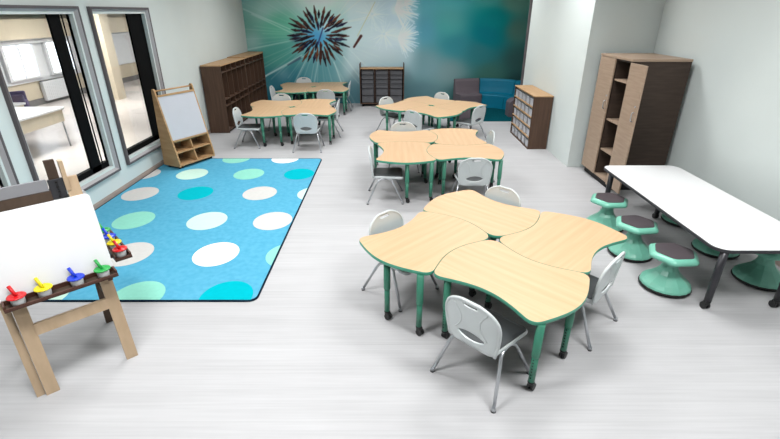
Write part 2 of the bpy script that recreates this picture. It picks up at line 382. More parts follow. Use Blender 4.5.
    for ring, (n, r0, r1) in enumerate(((32, 18, 31), (26, 12, 25), (15, 7, 17))):
        for k in range(n):
            an = 2*PI*(k+rng.uniform(-.3, .3))/n; ra = r0+rng.uniform(-2, 2); rb = r1+rng.uniform(-3, 3)
            if ring == 0 and -2.1 < math.atan2(math.sin(an), math.cos(an)) < -.9: rb -= 2
            ca, sa = math.cos(an), math.sin(an)*.95; c = browns[rng.randint(6)]
            m_ = (ra+rb)/2
            seg(OX+ca*ra, OY+sa*ra, OX+ca*m_, OY+sa*m_, .55, 1.4, c, .97, .5)
            seg(OX+ca*m_, OY+sa*m_, OX+ca*rb, OY+sa*rb, 1.4, .35, c, .95, .5)
            if k % 2: seg(OX+ca*ra+.4, OY+sa*ra-.4, OX+ca*m_+.4, OY+sa*m_-.4, .1, .3, (176, 120, 84), .6, .4)
    blend(.6*np.exp(-(((U-296)/5)**2+((V-38)/4)**2)), (28, 34, 66))
    seg(318, 44, 323, 28, .8, .6, (58, 66, 118), .9, .5)
    seg(357.5, 36, 375, 2, .3, .3, (196, 200, 160), .8, .4)
    seg(354, 47, 361, 36, 1.0, 1.4, (70, 36, 34), .95, .5); seg(300, 58, 288, 65, 1.2, .6, (40, 44, 74), .6, 1.)
    g_ = col.mean(-1, keepdims=True); col = (g_+(col-g_)*1.1-118)*1.12+126
    col = np.clip(col/255, 0, 1); l = np.where(col <= .04045, col/12.92, ((col+.055)/1.055)**2.4)
    me = bpy.data.meshes.new('wall_mural')
    co = np.stack([X, np.full_like(X, YB-.004), Z], -1).reshape(-1, 3)
    n1 = nx+1; i, j = np.meshgrid(np.arange(nx), np.arange(nz)); a = (j*n1+i).ravel()
    fs = np.stack([a, a+1, a+1+n1, a+n1], -1)
    me.from_pydata(co.tolist(), [], fs.tolist())
    at = me.color_attributes.new('print', 'FLOAT_COLOR', 'POINT')
    at.data.foreach_set('color', np.concatenate([l.reshape(-1, 3), np.ones((l.size//3, 1))], 1).ravel())
    m = bpy.data.materials.new('mural_print'); m.use_nodes = True; nt = m.node_tree; b = nt.nodes['Principled BSDF']
    vc = nt.nodes.new('ShaderNodeVertexColor'); vc.layer_name = 'print'
    nt.links.new(vc.outputs[0], b.inputs['Base Color']); b.inputs['Roughness'].default_value = .6; b.inputs['Specular IOR Level'].default_value = .2
    me.materials.append(m); me.update()
    o = bpy.data.objects.new('wall_mural', me); C.objects.link(o)
    tag(o, 'teal dandelion photo mural covering the whole back wall', 'mural')
mural()

# ---------------------------------------------------------------- added ceiling lights (unseen panels put in to light the room)
for x, y, lb in ((-1.4, 1.5, 'added left ceiling light panel nearest the viewpoint'), (1.6, 1.5, 'added right ceiling light panel nearest the viewpoint'),
                 (-1.4, 4.0, 'added left ceiling light panel over the spotted rug'), (1.6, 4.0, 'added right ceiling light panel over the nearest desks'),
                 (-1.4, 6.5, 'added left ceiling light panel before the cubby wall'), (1.6, 6.5, 'added right ceiling light panel over the middle desks'),
                 (-1.4, 9.0, 'added left ceiling light panel nearest the mural'), (1.3, 9.0, 'added right ceiling light panel nearest the mural')):
    t = thing('added_ceiling_light', lb, 'ceiling light', (x, y, ZC), 0, 'added ceiling light panels')
    B().box(-.68, .68, -.38, .38, -.03, 0, 'ceil', .004).build('frame', t)
    B().box(-.64, .64, -.34, .34, -.036, -.03, 'added_lamp').build('diffuser', t)
    ld = bpy.data.lights.new('added_area_lamp', 'AREA'); ld.shape = 'RECTANGLE'; ld.size = 1.28; ld.size_y = .68; ld.energy = WATT*(.68 if y > 8 else .78 if y > 3 else 1.22)
    ld.color = (.975, .99, 1.); ld.spread = math.radians(SPREAD)
    lo = bpy.data.objects.new('added_area_lamp', ld); C.objects.link(lo); lo.parent = t; lo.location = (0, 0, -.05)

# ---------------------------------------------------------------- spotted rug
RX0, RX1, RY0, RY1 = XL+.02, -1.03, 2.88, 6.60
t = thing('spotted_rug', 'large sky blue rug with pale and teal dots along the left wall', 'rug', (0, 0, 0))
def rrect(x0, x1, y0, y1, r, n=6):
    p = []
    for cx, cy, a in ((x1-r, y0+r, -PI/2), (x1-r, y1-r, 0), (x0+r, y1-r, PI/2), (x0+r, y0+r, PI)):
        for i in range(n+1): p.append((cx+r*math.cos(a+PI/2*i/n), cy+r*math.sin(a+PI/2*i/n)))
    return p
q = B().prism(rrect(RX0+.012, RX1-.012, RY0+.012, RY1-.012, .06), 0.001, .012, 'rug')
def clip(poly, x0, x1, y0, y1):
    for ax, s, lim in ((0, 1, x0), (0, -1, -x1), (1, 1, y0), (1, -1, -y1)):
        out = []
        for i in range(len(poly)):
            a, b = poly[i-1], poly[i]; da, db = s*a[ax]-lim, s*b[ax]-lim
            if (da >= 0) != (db >= 0):
                tt = da/(da-db); out.append((a[0]+(b[0]-a[0])*tt, a[1]+(b[1]-a[1])*tt))
            if db >= 0: out.append(b)
        poly = out
        if not poly: return poly
    return poly
DOTS = [(-3.06, 6.58, 'dteal'), (-2.33, 6.58, 'dmint'), (-1.59, 6.58, 'dwhite'), (-3.38, 5.87, 'dgrey'), (-2.72, 5.87, 'dcream'), (-1.94, 5.87, 'dmint'), (-1.25, 5.87, 'dteal'),
        (-3.06, 5.13, 'dgrey'), (-2.39, 5.15, 'dteal'), (-1.60, 5.15, 'dgrey'), (-.93, 5.13, 'dcream'), (-2.74, 4.36, 'dmint'), (-1.95, 4.345, 'dcream'), (-1.25, 4.345, 'dgrey'), (-3.42, 4.36, 'dteal'),
        (-2.40, 3.62, 'dgrey'), (-1.60, 3.62, 'dwhite'), (-.93, 3.60, 'dmint'), (-3.12, 3.62, 'dcream'), (-2.74, 2.93, 'dcream'), (-1.98, 2.93, 'dmint'), (-1.28, 2.93, 'dteal'), (-3.4, 2.95, 'dgrey')]
for x, y, m in DOTS:
    p = clip([(x+.203*math.cos(2*PI*i/48), y+.228*math.sin(2*PI*i/48)) for i in range(48)], RX0+.014, RX1-.014, RY0+.014, RY1-.014)
    if len(p) > 2: q.prism(p, .011, .0135, m)
q.build('carpet', t)
ro = rrect(RX0, RX1, RY0, RY1, .07); ri = rrect(RX0+.012, RX1-.012, RY0+.012, RY1-.012, .06); n = len(ro)
q = B(); q.rings([[(p[0], p[1], 0) for p in ro], [(p[0], p[1], .013) for p in ro], [(p[0], p[1], .013) for p in ri], [(p[0], p[1], 0) for p in ri]], 'rugedge', cap=False, smooth=False)
q.build('binding', t)

# ---------------------------------------------------------------- wave desk (one of four per cluster)
S = .725; ZT = .505
def desk_outline(gap=.0015):
    A = .10
    n = 20; pts = []
    def side(p, q, amp):   # outward positive, left-hand normal reversed
        d = Vector((q[0]-p[0], q[1]-p[1])); L_ = d.length; d /= L_; nrm = Vector((d.y, -d.x))
        for i in range(n):
            t_ = i/n; o = amp*math.sin(PI*t_)**1.15 if t_ > 0 else 0
            pts.append(Vector((p[0]+d.x*L_*t_+nrm.x*o, p[1]+d.y*L_*t_+nrm.y*o)))
    c = [(0, -S), (S, -S), (S, 0), (0, 0)]
    side(c[0], c[1], -A); side(c[1], c[2], A); side(c[2], c[3], -A); side(c[3], c[0], A)
    # round the corners
    N_ = len(pts); P = []; m_ = 2
    for i, p in enumerate(pts):
        r_ = i % n; mm = 3 if i in (3*n,) else 2
        if r_ == 0:
            u, v = pts[i-mm], pts[(i+mm) % N_]
            for k in range(9):
                t_ = k/8; P.append(u*(1-t_)**2+p*2*t_*(1-t_)*1.0+v*t_**2)
        elif m_ < r_ < n-m_ and not (3*n-3 <= i <= 3*n+3): P.append(p)
    out = []; N_ = len(P)
    for i, p in enumerate(P):
        d = (P[(i+1) % N_]-P[i-1]).normalized(); nn = Vector((d.y, -d.x)); out.append((p.x-nn.x*gap, p.y-nn.y*gap))
    return out
OUT = desk_outline()
def shrink(poly, g):
    n = len(poly); o = []
    for i in range(n):
        d = (Vector(poly[(i+1) % n])-Vector(poly[i-1])).normalized(); o.append((poly[i][0]-d.y*g, poly[i][1]+d.x*g))
    return o
def make_desk(kind):
    t = thing('wave_desk', 'x', 'desk')
    B().prism(shrink(OUT, .0015), ZT-.022, ZT, 'maple').build('tabletop', t)
    o1, o2 = OUT, shrink(OUT, .005)
    q = B(); q.rings([[(p[0], p[1], ZT-.024) for p in o2], [(p[0], p[1], ZT-.026) for p in shrink(OUT, .002)], [(p[0], p[1], ZT-.022) for p in o1], [(p[0], p[1], ZT-.004) for p in o1], [(p[0], p[1], ZT-.001) for p in shrink(OUT, .0012)], [(p[0], p[1], ZT-.0012) for p in shrink(OUT, .003)]], 'green', cap=False)
    q.build('edge_band', t)
    q = B()
    for y in (-.16, -.54): q.box(.1, .74, y-.014, y+.014, ZT-.046, ZT-.023, 'greenleg')
    q.box(.1, .13, -.56, -.14, ZT-.046, ZT-.023, 'greenleg'); q.box(.71, .74, -.56, -.14, ZT-.046, ZT-.023, 'greenleg')
    q.build('frame', t)
    L4 = [(.085, -.655), (.735, -.66), (.745, -.27), (.10, -.16)] if kind == 'A' else [(.10, -.33), (.775, -.35), (.745, -.07), (.10, -.09)]
    for x, y in L4:
        q = B().lathe([(.024, ZT-.023), (.024, .26), (.0235, .255)], 'greenleg', 16, x, y)
        q.lathe([(.0195, .27), (.0195, .068)], 'greenleg', 16, x, y)
        for k in range(7): q.box(x-.004, x+.004, y-.0205, y-.017, .10+k*.022, .108+k*.022, 'rub')
        lg = q.build('leg', t)
        q = B().lathe([(.02, .07), (.022, .062), (.017, .05)], 'blk_plastic', 12, x, y)
        q.box(x-.017, x+.017, y-.012, y+.022, .036, .06, 'blk_plastic', .004)
        for s in (-1, 1):
            q.rings([[(x+s*.012+w_, y+.012+.024*math.cos(2*PI*i/16), .024+.024*math.sin(2*PI*i/16)) for i in range(16)] for w_ in (-.007, .007)], 'blk_plastic')
        q.build('caster', lg)
    return t
deskA, deskB = make_desk('A'), make_desk('B')
usedd = {'A': False, 'B': False}
CL = [((.775, 2.980), -45, 'the nearest group', ('front left', 'right', 'back', 'left')),
      ((.546, 5.648), 0, 'the middle group', ('front right', 'back right', 'back left', 'front left')),
      ((.744, 8.228), -45, 'the rear right group by the sofa', ('front', 'right', 'back', 'left')),
      ((-1.739, 8.086), 0, 'the left group beside the cubbies', ('front right', 'back right', 'back left', 'front left')),
      ((-1.727, 10.473), 0, 'the far left group by the mural', ('front right', 'back right', 'back left', 'front left'))]
for (cx, cy), a, gl, names in CL:
    for k, nm in enumerate(names):
        kind = 'AB'[k in (1, 3)] if True else 'A'
        kind = 'B' if k in (1, 3) else 'A'
        src = deskA if kind == 'A' else deskB
        lb = 'wavy maple desk, %s desk of %s' % (nm, gl)
        rz = math.radians(a+90*k)
        if not usedd[kind]:
            usedd[kind] = True; src.location = (cx, cy, 0); src.rotation_euler = (0, 0, rz); tag(src, lb, 'desk', 'wave desks in '+gl)
        else: dup(src, (cx, cy, 0), rz, lb, 'wave desks in '+gl)

# ---------------------------------------------------------------- school chair
def bool_cut(b, cutter):
    """difference of two builders, returned as verts / faces"""
    oa = b.build('tmp_a'); ob = cutter.build('tmp_b')
    md = oa.modifiers.new('b', 'BOOLEAN'); md.operation = 'DIFFERENCE'; md.object = ob; md.solver = 'EXACT'
    dg = bpy.context.evaluated_depsgraph_get(); ev = oa.evaluated_get(dg); me = ev.to_mesh()
    vs = [v.co.copy() for v in me.vertices]; fs = [list(p.vertices) for p in me.polygons]
    ev.to_mesh_clear(); bpy.data.objects.remove(oa); bpy.data.objects.remove(ob)
    return vs, fs
def make_chair():
    t = thing('school_chair', 'x', 'chair')
    # backrest drawn flat: s across, h up, then bent
    HW = .178; H0, H1 = .30, .618
    def halfw(f):   # f 0..1 upward
        if f < .55: return HW*(.86+.14*math.sin(PI/2*min(1, f/.55)))
        g = (f-.55)/.45; return HW*max(0, 1-g**2.6)**.5*.999+.0005
    NR, NC = 26, 20; hh = [1-(1-i/NR)**1.35 for i in range(NR+1)]
    g = B(); th = .011; vs = []; fs = []
    for side in (0, 1):
        for r in range(NR+1):
            f = min(hh[r], .985 + .015*(r/NR)); w_ = max(halfw(f), .03)
            for c in range(NC+1): vs.append((w_*(2*c/NC-1), (H0+(H1-H0)*f), side*th))
    K = (NR+1)*(NC+1)
    for r in range(NR):
        for c in range(NC):
            a = r*(NC+1)+c; fs.append([a, a+1, a+NC+2, a+NC+1]); fs.append([K+a+NC+1, K+a+NC+2, K+a+1, K+a])
    for c in range(NC):
        fs.append([c+1, c, K+c, K+c+1]); a = NR*(NC+1)+c; fs.append([a, a+1, K+a+1, K+a])
    for r in range(NR):
        a = r*(NC+1); fs.append([a, a+NC+1, K+a+NC+1, K+a]); a += NC; fs.append([a+NC+1, a, K+a, K+a+NC+1])
    g.add(vs, fs, 'shell')
    cut = B()
    def ell(cx, cy, a, b, p=2., n=28):
        o = []
        for i in range(n):
            th_ = 2*PI*i/n; c_, s_ = math.cos(th_), math.sin(th_)
            o.append((cx+a*math.copysign(abs(c_)**(2/p), c_), cy+b*math.copysign(abs(s_)**(2/p), s_)))
        return o
    cut.prism(ell(0, .587, .048, .010, 4.), -.05, .06, 'shell'); cut.prism(ell(0, .372, .092, .032, 1.7), -.05, .06, 'shell')
    vs, fs = bool_cut(g, cut)
    def bend(p, out=0.):
        s, h, d = p
        z = h; y = -.155-.045*(h-H0)/(H1-H0)+.35*s*s*1.6*(.6+.4*(h-H0)/(H1-H0))
        return (s, y-d-out, z)
    q = B(); q.add([bend(p) for p in vs], fs, 'shell', True)
    for s in (-1, 1):   # raised curved ribs and rim on the rear face
        pts = [bend((s*(.062+.045*(abs(2*k/14-1))**2), .39+.185*k/14, th), -.003) for k in range(15)]
        q.tube(pts, .006, 'shell', 8)
    rim = []
    for k in range(0, 41):
        f = k/20 if k <= 20 else (40-k)/20; sgn = -1 if k <= 20 else 1
        ff = 1-(1-f)**1.35; ff = min(ff, .985); rim.append(bend((sgn*max(halfw(ff), .03), H0+(H1-H0)*ff, th*.5)))
    q.tube(rim, .010, 'shell', 8)
    bk = q.build('backrest', t)
    for p in bk.data.polygons: p.use_smooth = len(p.vertices) < 6
    # seat
    def seat_poly(w0, w1, y0, y1, r=.05):
        base = [(-w0, y0), (w0, y0), (w1, y1), (-w1, y1)]
        P = []
        for i in range(4):
            a, b, c = Vector(base[i-1]), Vector(base[i]), Vector(base[(i+1) % 4])
            u, v = (a-b).normalized(), (c-b).normalized()
            for k in range(7):
                tt = k/6; P.append(tuple(b+u*r*(1-tt)**2+v*r*tt**2))
        return P
    a = seat_poly(.150, .178, -.165, .195); zz = [(.93, .288), (.99, .294), (1., .304), (.995, .316), (.97, .320)]
    def drop(p, z): return z-.010*max(0, (p[1]-.12)/.075)**2-.003*math.exp(-(p[0]**2+(p[1]+.02)**2)/.012)
    q = B(); q.rings([[(p[0]*s, p[1]*s, drop(p, z)) for p in a] for s, z in zz], 'shell')
    q.build('seat_shell', t)
    pad = [[(p[0]*s, p[1]*s, drop((p[0]*s, p[1]*s), z)) for p in a] for s, z in ((.955, .319), (.95, .325), (.8, .3275), (.5, .3285), (.2, .3285))]
    B().rings(pad, 'seatgrey').build('seat', t)
    for s in (-1, 1):
        B().tube([(s*.145, .0, .288), (s*.150, -.05, .286), (s*.158, -.09, .27), (s*.172, -.115, .23), (s*.222, -.22, .012)], .0105, 'chrome', 10).build('leg', t)
        B().tube([(s*.145, .0, .288), (s*.150, .03, .286), (s*.158, .06, .27), (s*.170, .082, .23), (s*.215, .188, .012)], .0105, 'chrome', 10).build('leg', t)
    q = B(); 
    for y in (-.03, .02): q.tube([(-.145, y, .284), (.145, y, .284)], .008, 'chrome', 8)
    q.build('cross_bar', t)
    legs = [o for o in KIDS(t) if o.name.startswith('leg')]
    ends = [(-.222, -.22), (-.215, .188), (.222, -.22), (.215, .188)]
    for o, (x, y) in zip(legs, ends):
        B().lathe([(.012, .028), (.0135, .02), (.0135, .0), ], 'chrome', 10, x, y).lathe([(.0145, .006), (.0145, 0)], 'rub', 10, x, y).build('foot', o)
    return t
chair = make_chair()
CH = [  # cluster, side angle offset, local x, local y, twist, label
 (0, 0, .45, -.73, 0, 'white backed school chair closest to the viewer at the nearest desks'),
 (0, 90, .155, -.62, 0, 'white backed school chair seen edge-on between nearest desks and green stools'),
 (0, 180, .36, -.51, 0, 'white backed school chair on the far side of the nearest desks'),
 (0, -90, .43, -.53, 0, 'white backed school chair on the left of the nearest desks'),
 (1, 0, .38, -.82, 0, 'grey backed school chair in front of the middle desk group'),
 (1, 90, .16, -.60, 0, 'school chair on the right end of the middle desk group'),
 (1, 180, .36, -.51, 0, 'school chair behind the middle desk group'),
 (1, -90, .60, -.585, 0, 'school chair at the left end of the middle desk group'),
 (2, 0, .46, -.82, 0, 'school chair in front of the rear right desk group, beside the middle group'),
 (2, 90, .12, -.78, 0, 'school chair on the right of the rear right desk group facing away from the sofa'),
 (2, 180, .32, -.515, 0, 'school chair behind the rear right desk group nearest the curved sofa back'),
 (2, -90, .44, -.535, 0, 'school chair at the left corner of the rear right desk group, near the tray cabinet'),
 (3, 0, .42, -.92, 0, 'school chair showing its whole grey back in front of the cubby side desk group'),
 (3, 90, .06, -.63, 0, 'school chair at the right end of the cubby side desk group'),
 (3, 180, .34, -.51, 0, 'school chair behind the cubby side desk group'),
 (3, -90, .68, -.59, 0, 'school chair at the left end of the cubby side desk group, next to the cubbies'),
 (4, 0, .42, -.96, 0, 'school chair in front of the desk group against the mural'),
 (4, 90, .04, -.63, 0, 'school chair at the right end of the desk group against the mural'),
 (4, 180, .34, -.51, 0, 'school chair between the mural and the farthest desk group'),
 (4, -90, .68, -.59, 0, 'school chair at the left end of the farthest desk group by the mural')]
for i, (ci, off, lx, ly, tw, lb) in enumerate(CH):
    (cx, cy), a = CL[ci][0], CL[ci][1]; r = math.radians(a+off)
    x = cx+lx*math.cos(r)-ly*math.sin(r); y = cy+lx*math.sin(r)+ly*math.cos(r)
    if i == 0: chair.location = (x, y, 0); chair.rotation_euler = (0, 0, r+tw); tag(chair, lb, 'chair', 'school chairs around the desks')
    else: dup(chair, (x, y, 0), r+tw, lb, 'school chairs around the desks')

# ---------------------------------------------------------------- whiteboard table
ZW = .515
t = thing('whiteboard_table', 'long white topped table with black edge and caster legs beside right wall', 'table', (2.71, 3.73, 0))
o = rrect(-.41, .41, -.97, .97, .11, 8)
B().prism(shrink(o, .006), ZW-.02, ZW, 'whiteboard').build('tabletop', t)
B().rings([[(p[0], p[1], z) for p in pp] for pp, z in ((shrink(o, .007), ZW-.026), (o, ZW-.024), (o, ZW-.003), (shrink(o, .006), ZW+.0004))], 'edgeblack', cap=False, smooth=False).build('edge_band', t)
q = B()
for x in (-.25, .25): q.box(x-.02, x+.02, -.82, .82, ZW-.06, ZW-.027, 'tblleg', .004)
for y in (-.8, .8): q.box(-.3, .3, y-.02, y+.02, ZW-.06, ZW-.027, 'tblleg', .004)
q.build('frame', t)
for x, y in ((-.335, -.935), (.20, -.92), (-.335, .84), (.17, .70)):
    lg = B().lathe([(.027, ZW-.027), (.027, .2), (.025, .19), (.025, .07)], 'tblleg', 16, x, y).build('leg', t)
    q = B().lathe([(.026, .075), (.022, .055)], 'blk_plastic', 12, x, y).box(x-.02, x+.02, y-.014, y+.024, .035, .062, 'blk_plastic', .005)
    for s in (-1, 1): q.rings([[(x+s*.014+w_, y+.01+.027*math.cos(2*PI*i/18), .027+.027*math.sin(2*PI*i/18)) for i in range(18)] for w_ in (-.009, .009)], 'blk_plastic')
    q.build('caster', lg)

# ---------------------------------------------------------------- wobble stools
def make_stool():
    t = thing('wobble_stool', 'x', 'stool')
    B().lathe([(.06, .0), (.13, .0), (.186, .012), (.192, .022), (.188, .034), (.18, .036)], 'rub', 40).build('base_ring', t)
    prof = [(.187, .034), (.182, .05), (.158, .078), (.122, .108), (.09, .138), (.068, .17), (.057, .205), (.054, .24), (.060, .262), (.085, .276)]
    n = 20; rs = []
    for r, z in prof:
        k = min(1, max(0, (z-.03)/.04))*min(1, max(0, (.2-z)/.06))
        rs.append([((r*(1+.018*k*(1 if i % 2 else -1)))*math.cos(2*PI*i/n), (r*(1+.018*k*(1 if i % 2 else -1)))*math.sin(2*PI*i/n), z) for i in range(n)])
    b = B(); b.rings(rs, 'teal', smooth=False); b.build('base', t)
    def hexr(R, z, r=.03):
        p = []
        cs = [Vector((R*math.cos(PI/3*i), R*math.sin(PI/3*i))) for i in range(6)]
        for i in range(6):
            a, c, e = cs[i-1], cs[i], cs[(i+1) % 6]; u, v = (a-c).normalized(), (e-c).normalized()
            for k in range(5):
                tt = k/4; w_ = c+u*r*(1-tt)**2+v*r*tt**2; p.append((w_.x, w_.y, z))
        return p
    B().rings([hexr(.10, .262), hexr(.165, .272), hexr(.193, .284), hexr(.197, .298), hexr(.190, .312), hexr(.158, .328), hexr(.150, .328)], 'teal').build('seat', t)
    B().rings([hexr(.155, .322), hexr(.152, .3315), hexr(.146, .333)], 'pad', smooth=False).build('seat_pad', t)
    return t
st = make_stool()
ST = [(2.234, 3.10, 0.06, 'green hexagonal stool at left side of white table, nearest the viewer'), (2.217, 3.645, .1, 'green hexagonal stool at left side of white table, middle of the three'),
      (2.224, 4.215, .02, 'green hexagonal stool at left side of white table, farthest from viewer'), (3.068, 3.19, .0, 'green stool under the right side of white table, nearest and beside the front leg'),
      (3.04, 3.70, .2, 'green stool mostly hidden under the middle right of the white table'), (3.10, 4.34, .1, 'green stool under the far right of the white table, only its base showing')]
for i, (x, y, a, lb) in enumerate(ST):
    if i == 0: st.location = (x, y, 0); st.rotation_euler = (0, 0, a); tag(st, lb, 'stool', 'green wobble stools around the white table')
    else: dup(st, (x, y, 0), a, lb, 'green wobble stools around the white table')

# ---------------------------------------------------------------- wardrobe cabinet with open door
t = thing('storage_cabinet', 'tall brown two door cabinet, one door open, in the right alcove', 'cabinet', (2.70, 5.27, 0))
W_, D_, Hc = .82, .665, 1.53   # along y, along x, height
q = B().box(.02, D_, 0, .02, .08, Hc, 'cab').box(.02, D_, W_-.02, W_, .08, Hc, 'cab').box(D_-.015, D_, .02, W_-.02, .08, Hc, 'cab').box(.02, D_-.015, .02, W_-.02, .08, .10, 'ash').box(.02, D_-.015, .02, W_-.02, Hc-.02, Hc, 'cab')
q.build('body', t)
B().box(.0, D_+.0, -.012, W_+.012, Hc, Hc+.028, 'ash', .004).build('top', t)
B().box(.05, D_-.02, .02, W_-.02, 0, .08, 'rub').build('plinth', t)
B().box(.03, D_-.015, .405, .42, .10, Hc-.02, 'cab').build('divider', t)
for z in (.42, .80, 1.28): B().box(.03, D_-.015, .02, .405, z, z+.02, 'ash').build('shelf', t)
def handle(y, z, x, par):
    h = B().tube([(x, y, z-.05), (x-.022, y, z-.045), (x-.025, y, z-.03), (x-.025, y, z+.03), (x-.022, y, z+.045), (x, y, z+.05)], .006, 'chrome', 8).build('handle', par)
    B().tube([(x+.004, y, z+.11), (x-.01, y, z+.11)], .010, 'chrome', 12).build('lock', par)
dr = B().box(.0, .018, .41, W_-.004, .09, Hc-.004, 'ash', .002).build('door', t); handle(.455, .98, .0, dr)
dr = B().box(-.018, 0, -.345, -.002, .09, Hc-.01, 'ash', .002).build('door', t); handle(-.30, .98, -.018, dr)
B().box(.0, .02, -.016, .0, .25, .32, 'chrome').box(.0, .02, -.016, .0, 1.25, 1.32, 'chrome').build('hinge', t)

# ---------------------------------------------------------------- bin shelf
t = thing('bin_shelf', 'low walnut shelf unit with rows of pale bins beside the white wall', 'shelf', (2.245, 7.145, 0))
Ls, Ds, Hs = 1.16, .30, .85
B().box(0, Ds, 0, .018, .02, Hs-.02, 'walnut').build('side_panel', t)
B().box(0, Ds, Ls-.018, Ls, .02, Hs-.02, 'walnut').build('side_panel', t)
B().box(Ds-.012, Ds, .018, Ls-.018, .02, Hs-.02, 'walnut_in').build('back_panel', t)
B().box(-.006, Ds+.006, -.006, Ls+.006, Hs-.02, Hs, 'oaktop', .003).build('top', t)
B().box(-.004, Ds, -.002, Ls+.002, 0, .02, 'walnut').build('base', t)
rows = 5; rh = (Hs-.04)/rows
for k in range(1, rows): B().box(-.002, Ds-.012, .018, Ls-.018, .02+rh*k-.009, .02+rh*k+.009, 'oaktop').build('shelf', t)
bw = (Ls-.036)/5
def make_bin():
    b = thing('storage_bin', 'x', 'bin')
    q = B(); w2, h, d = bw*.33, rh*.72, .255; tk = .004
    prof = [(w2*.9, 0), (w2, h)]
    q.box(0, d, -w2, w2, 0, tk, 'bin'); q.box(0, tk, -w2, w2, 0, h*.86, 'bin', .001); q.box(d-tk, d, -w2, w2, 0, h, 'bin'); q.box(0, d, -w2, -w2+tk, 0, h, 'bin'); q.box(0, d, w2-tk, w2, 0, h, 'bin')
    q.build('body', b)
    B().box(-.008, .004, -w2-.004, w2+.004, h*.84, h*.93, 'bin', .002).build('rim', b)
    return b
bn = make_bin(); first = True
RN = ['bottom', 'second lowest', 'middle', 'fourth', 'top']
PN = ['nearest the viewer', 'second nearest the viewer', 'in the middle', 'second from the sofa end', 'at the sofa end']
for r in range(5):
    for c in range(5):
        lb = 'pale storage bin on %s row of the bin shelf, %s' % (RN[r], PN[c])
        lo = (2.245+.012, 7.145+.018+bw*(c+.5), .0205+rh*r+(.0095 if r else 0))
        if first: bn.location = lo; tag(bn, lb, 'bin', 'pale bins in the low shelf'); first = False
        else: dup(bn, lo, 0, lb, 'pale bins in the low shelf')

# ---------------------------------------------------------------- tray cabinet by the mural
t = thing('tray_cabinet', 'walnut cabinet of grey pull-out trays on casters against the mural', 'cabinet', (-.705, 10.80, 0))
Wt, Dt, Ht = 1.035, .34, .865
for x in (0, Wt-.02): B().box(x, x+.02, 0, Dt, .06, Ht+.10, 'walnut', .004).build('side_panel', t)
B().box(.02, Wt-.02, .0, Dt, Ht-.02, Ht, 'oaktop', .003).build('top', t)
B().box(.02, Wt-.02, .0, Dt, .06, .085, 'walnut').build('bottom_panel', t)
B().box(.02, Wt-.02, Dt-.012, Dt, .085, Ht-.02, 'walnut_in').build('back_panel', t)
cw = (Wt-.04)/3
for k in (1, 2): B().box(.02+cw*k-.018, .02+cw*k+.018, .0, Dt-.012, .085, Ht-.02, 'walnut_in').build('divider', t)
for x in (.07, Wt-.07):
    for y in (.05, Dt-.05): B().lathe([(.012, .06), (.012, .045), (.022, .042), (.026, .02), (.02, 0)], 'rub', 12, x, y).build('caster', t)
TZ = [(.095, .155), (.265, .145), (.425, .085), (.525, .085), (.625, .085), (.725, .085)]
def make_tray(h):
    b = thing('storage_tray', 'x', 'tray'); w2 = cw/2-.026
    q = B().box(-w2+.008, w2-.008, 0, .30, 0, .004, 'traygrey')
    q.box(-w2+.004, w2-.004, 0, .006, 0, h, 'traygrey', .001).box(-w2+.004, w2-.004, .294, .30, 0, h, 'traygrey').box(-w2+.004, -w2+.009, .006, .294, 0, h, 'traygrey').box(w2-.009, w2-.004, .006, .294, 0, h, 'traygrey')
    q.build('body', b); B().box(-w2, w2, -.012, .0, h-.016, h-.004, 'traygrey', .003).build('front_lip', b)
    return b
protos = {}
for c, cn in enumerate(('left', 'centre', 'right')):
    for r, (z, h) in enumerate(TZ):
        rn = ['bottom', 'second lowest', 'third lowest', 'third highest', 'second highest', 'topmost'][r]
        lb = 'grey pull-out tray in the %s column of the tray cabinet, %s' % (cn, rn); lo = (-.705+.02+cw*(c+.5), 10.815, z)
        if h not in protos: b = protos[h] = make_tray(h); b.location = lo; tag(b, lb, 'tray', 'grey trays in the tray cabinet')
        else: dup(protos[h], lo, 0, lb, 'grey trays in the tray cabinet')
for c in range(3):
    q = B()
    for z, h in TZ:
        for s in (0, 1):
            x = .02+cw*c+(.018 if c or s else 0) if s == 0 else .02+cw*(c+1)-(.018 if c < 2 else 0)-.01
            q.box(x, x+.01, .01, .30, z-.008, z-.0015, 'walnut_in')
    q.build('runner', t)

# ---------------------------------------------------------------- cubby lockers along the left wall
def cubby(y0, y1, n, h, label, top_over):
    x0, x1 = XL+.02, -2.965; D = x1-x0; Ln = y1-y0
    t = thing('cubby_unit', label, 'cubby', (x0, y0, 0), 0, 'walnut cubbies along the left wall')
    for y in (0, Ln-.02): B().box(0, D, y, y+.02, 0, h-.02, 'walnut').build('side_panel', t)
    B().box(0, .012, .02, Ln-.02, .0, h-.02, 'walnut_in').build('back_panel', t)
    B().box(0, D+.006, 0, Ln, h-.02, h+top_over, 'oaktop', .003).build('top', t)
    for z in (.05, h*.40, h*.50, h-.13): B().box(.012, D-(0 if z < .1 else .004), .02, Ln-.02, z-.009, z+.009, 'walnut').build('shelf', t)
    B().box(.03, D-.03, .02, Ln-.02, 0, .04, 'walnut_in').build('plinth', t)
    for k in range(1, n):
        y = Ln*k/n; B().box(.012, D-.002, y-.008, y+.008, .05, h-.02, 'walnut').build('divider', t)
    q = B()
    for k in range(n):
        for z in (h*.40-.05, h-.18):
            y = Ln*(k+.5)/n; q.tube([(.013, y, z), (.04, y, z-.005), (.05, y, z+.01)], .005, 'chrome', 6)
    hk = q.build('coat_hook', t); hk['kind'] = 'stuff'
cubby(8.23, 9.67, 5, 1.19, 'nearer half of the walnut cubby wall, closest to the art easel', 0)
cubby(9.68, 11.13, 5, 1.19, 'far half of the walnut cubby wall, touching the mural', .014)

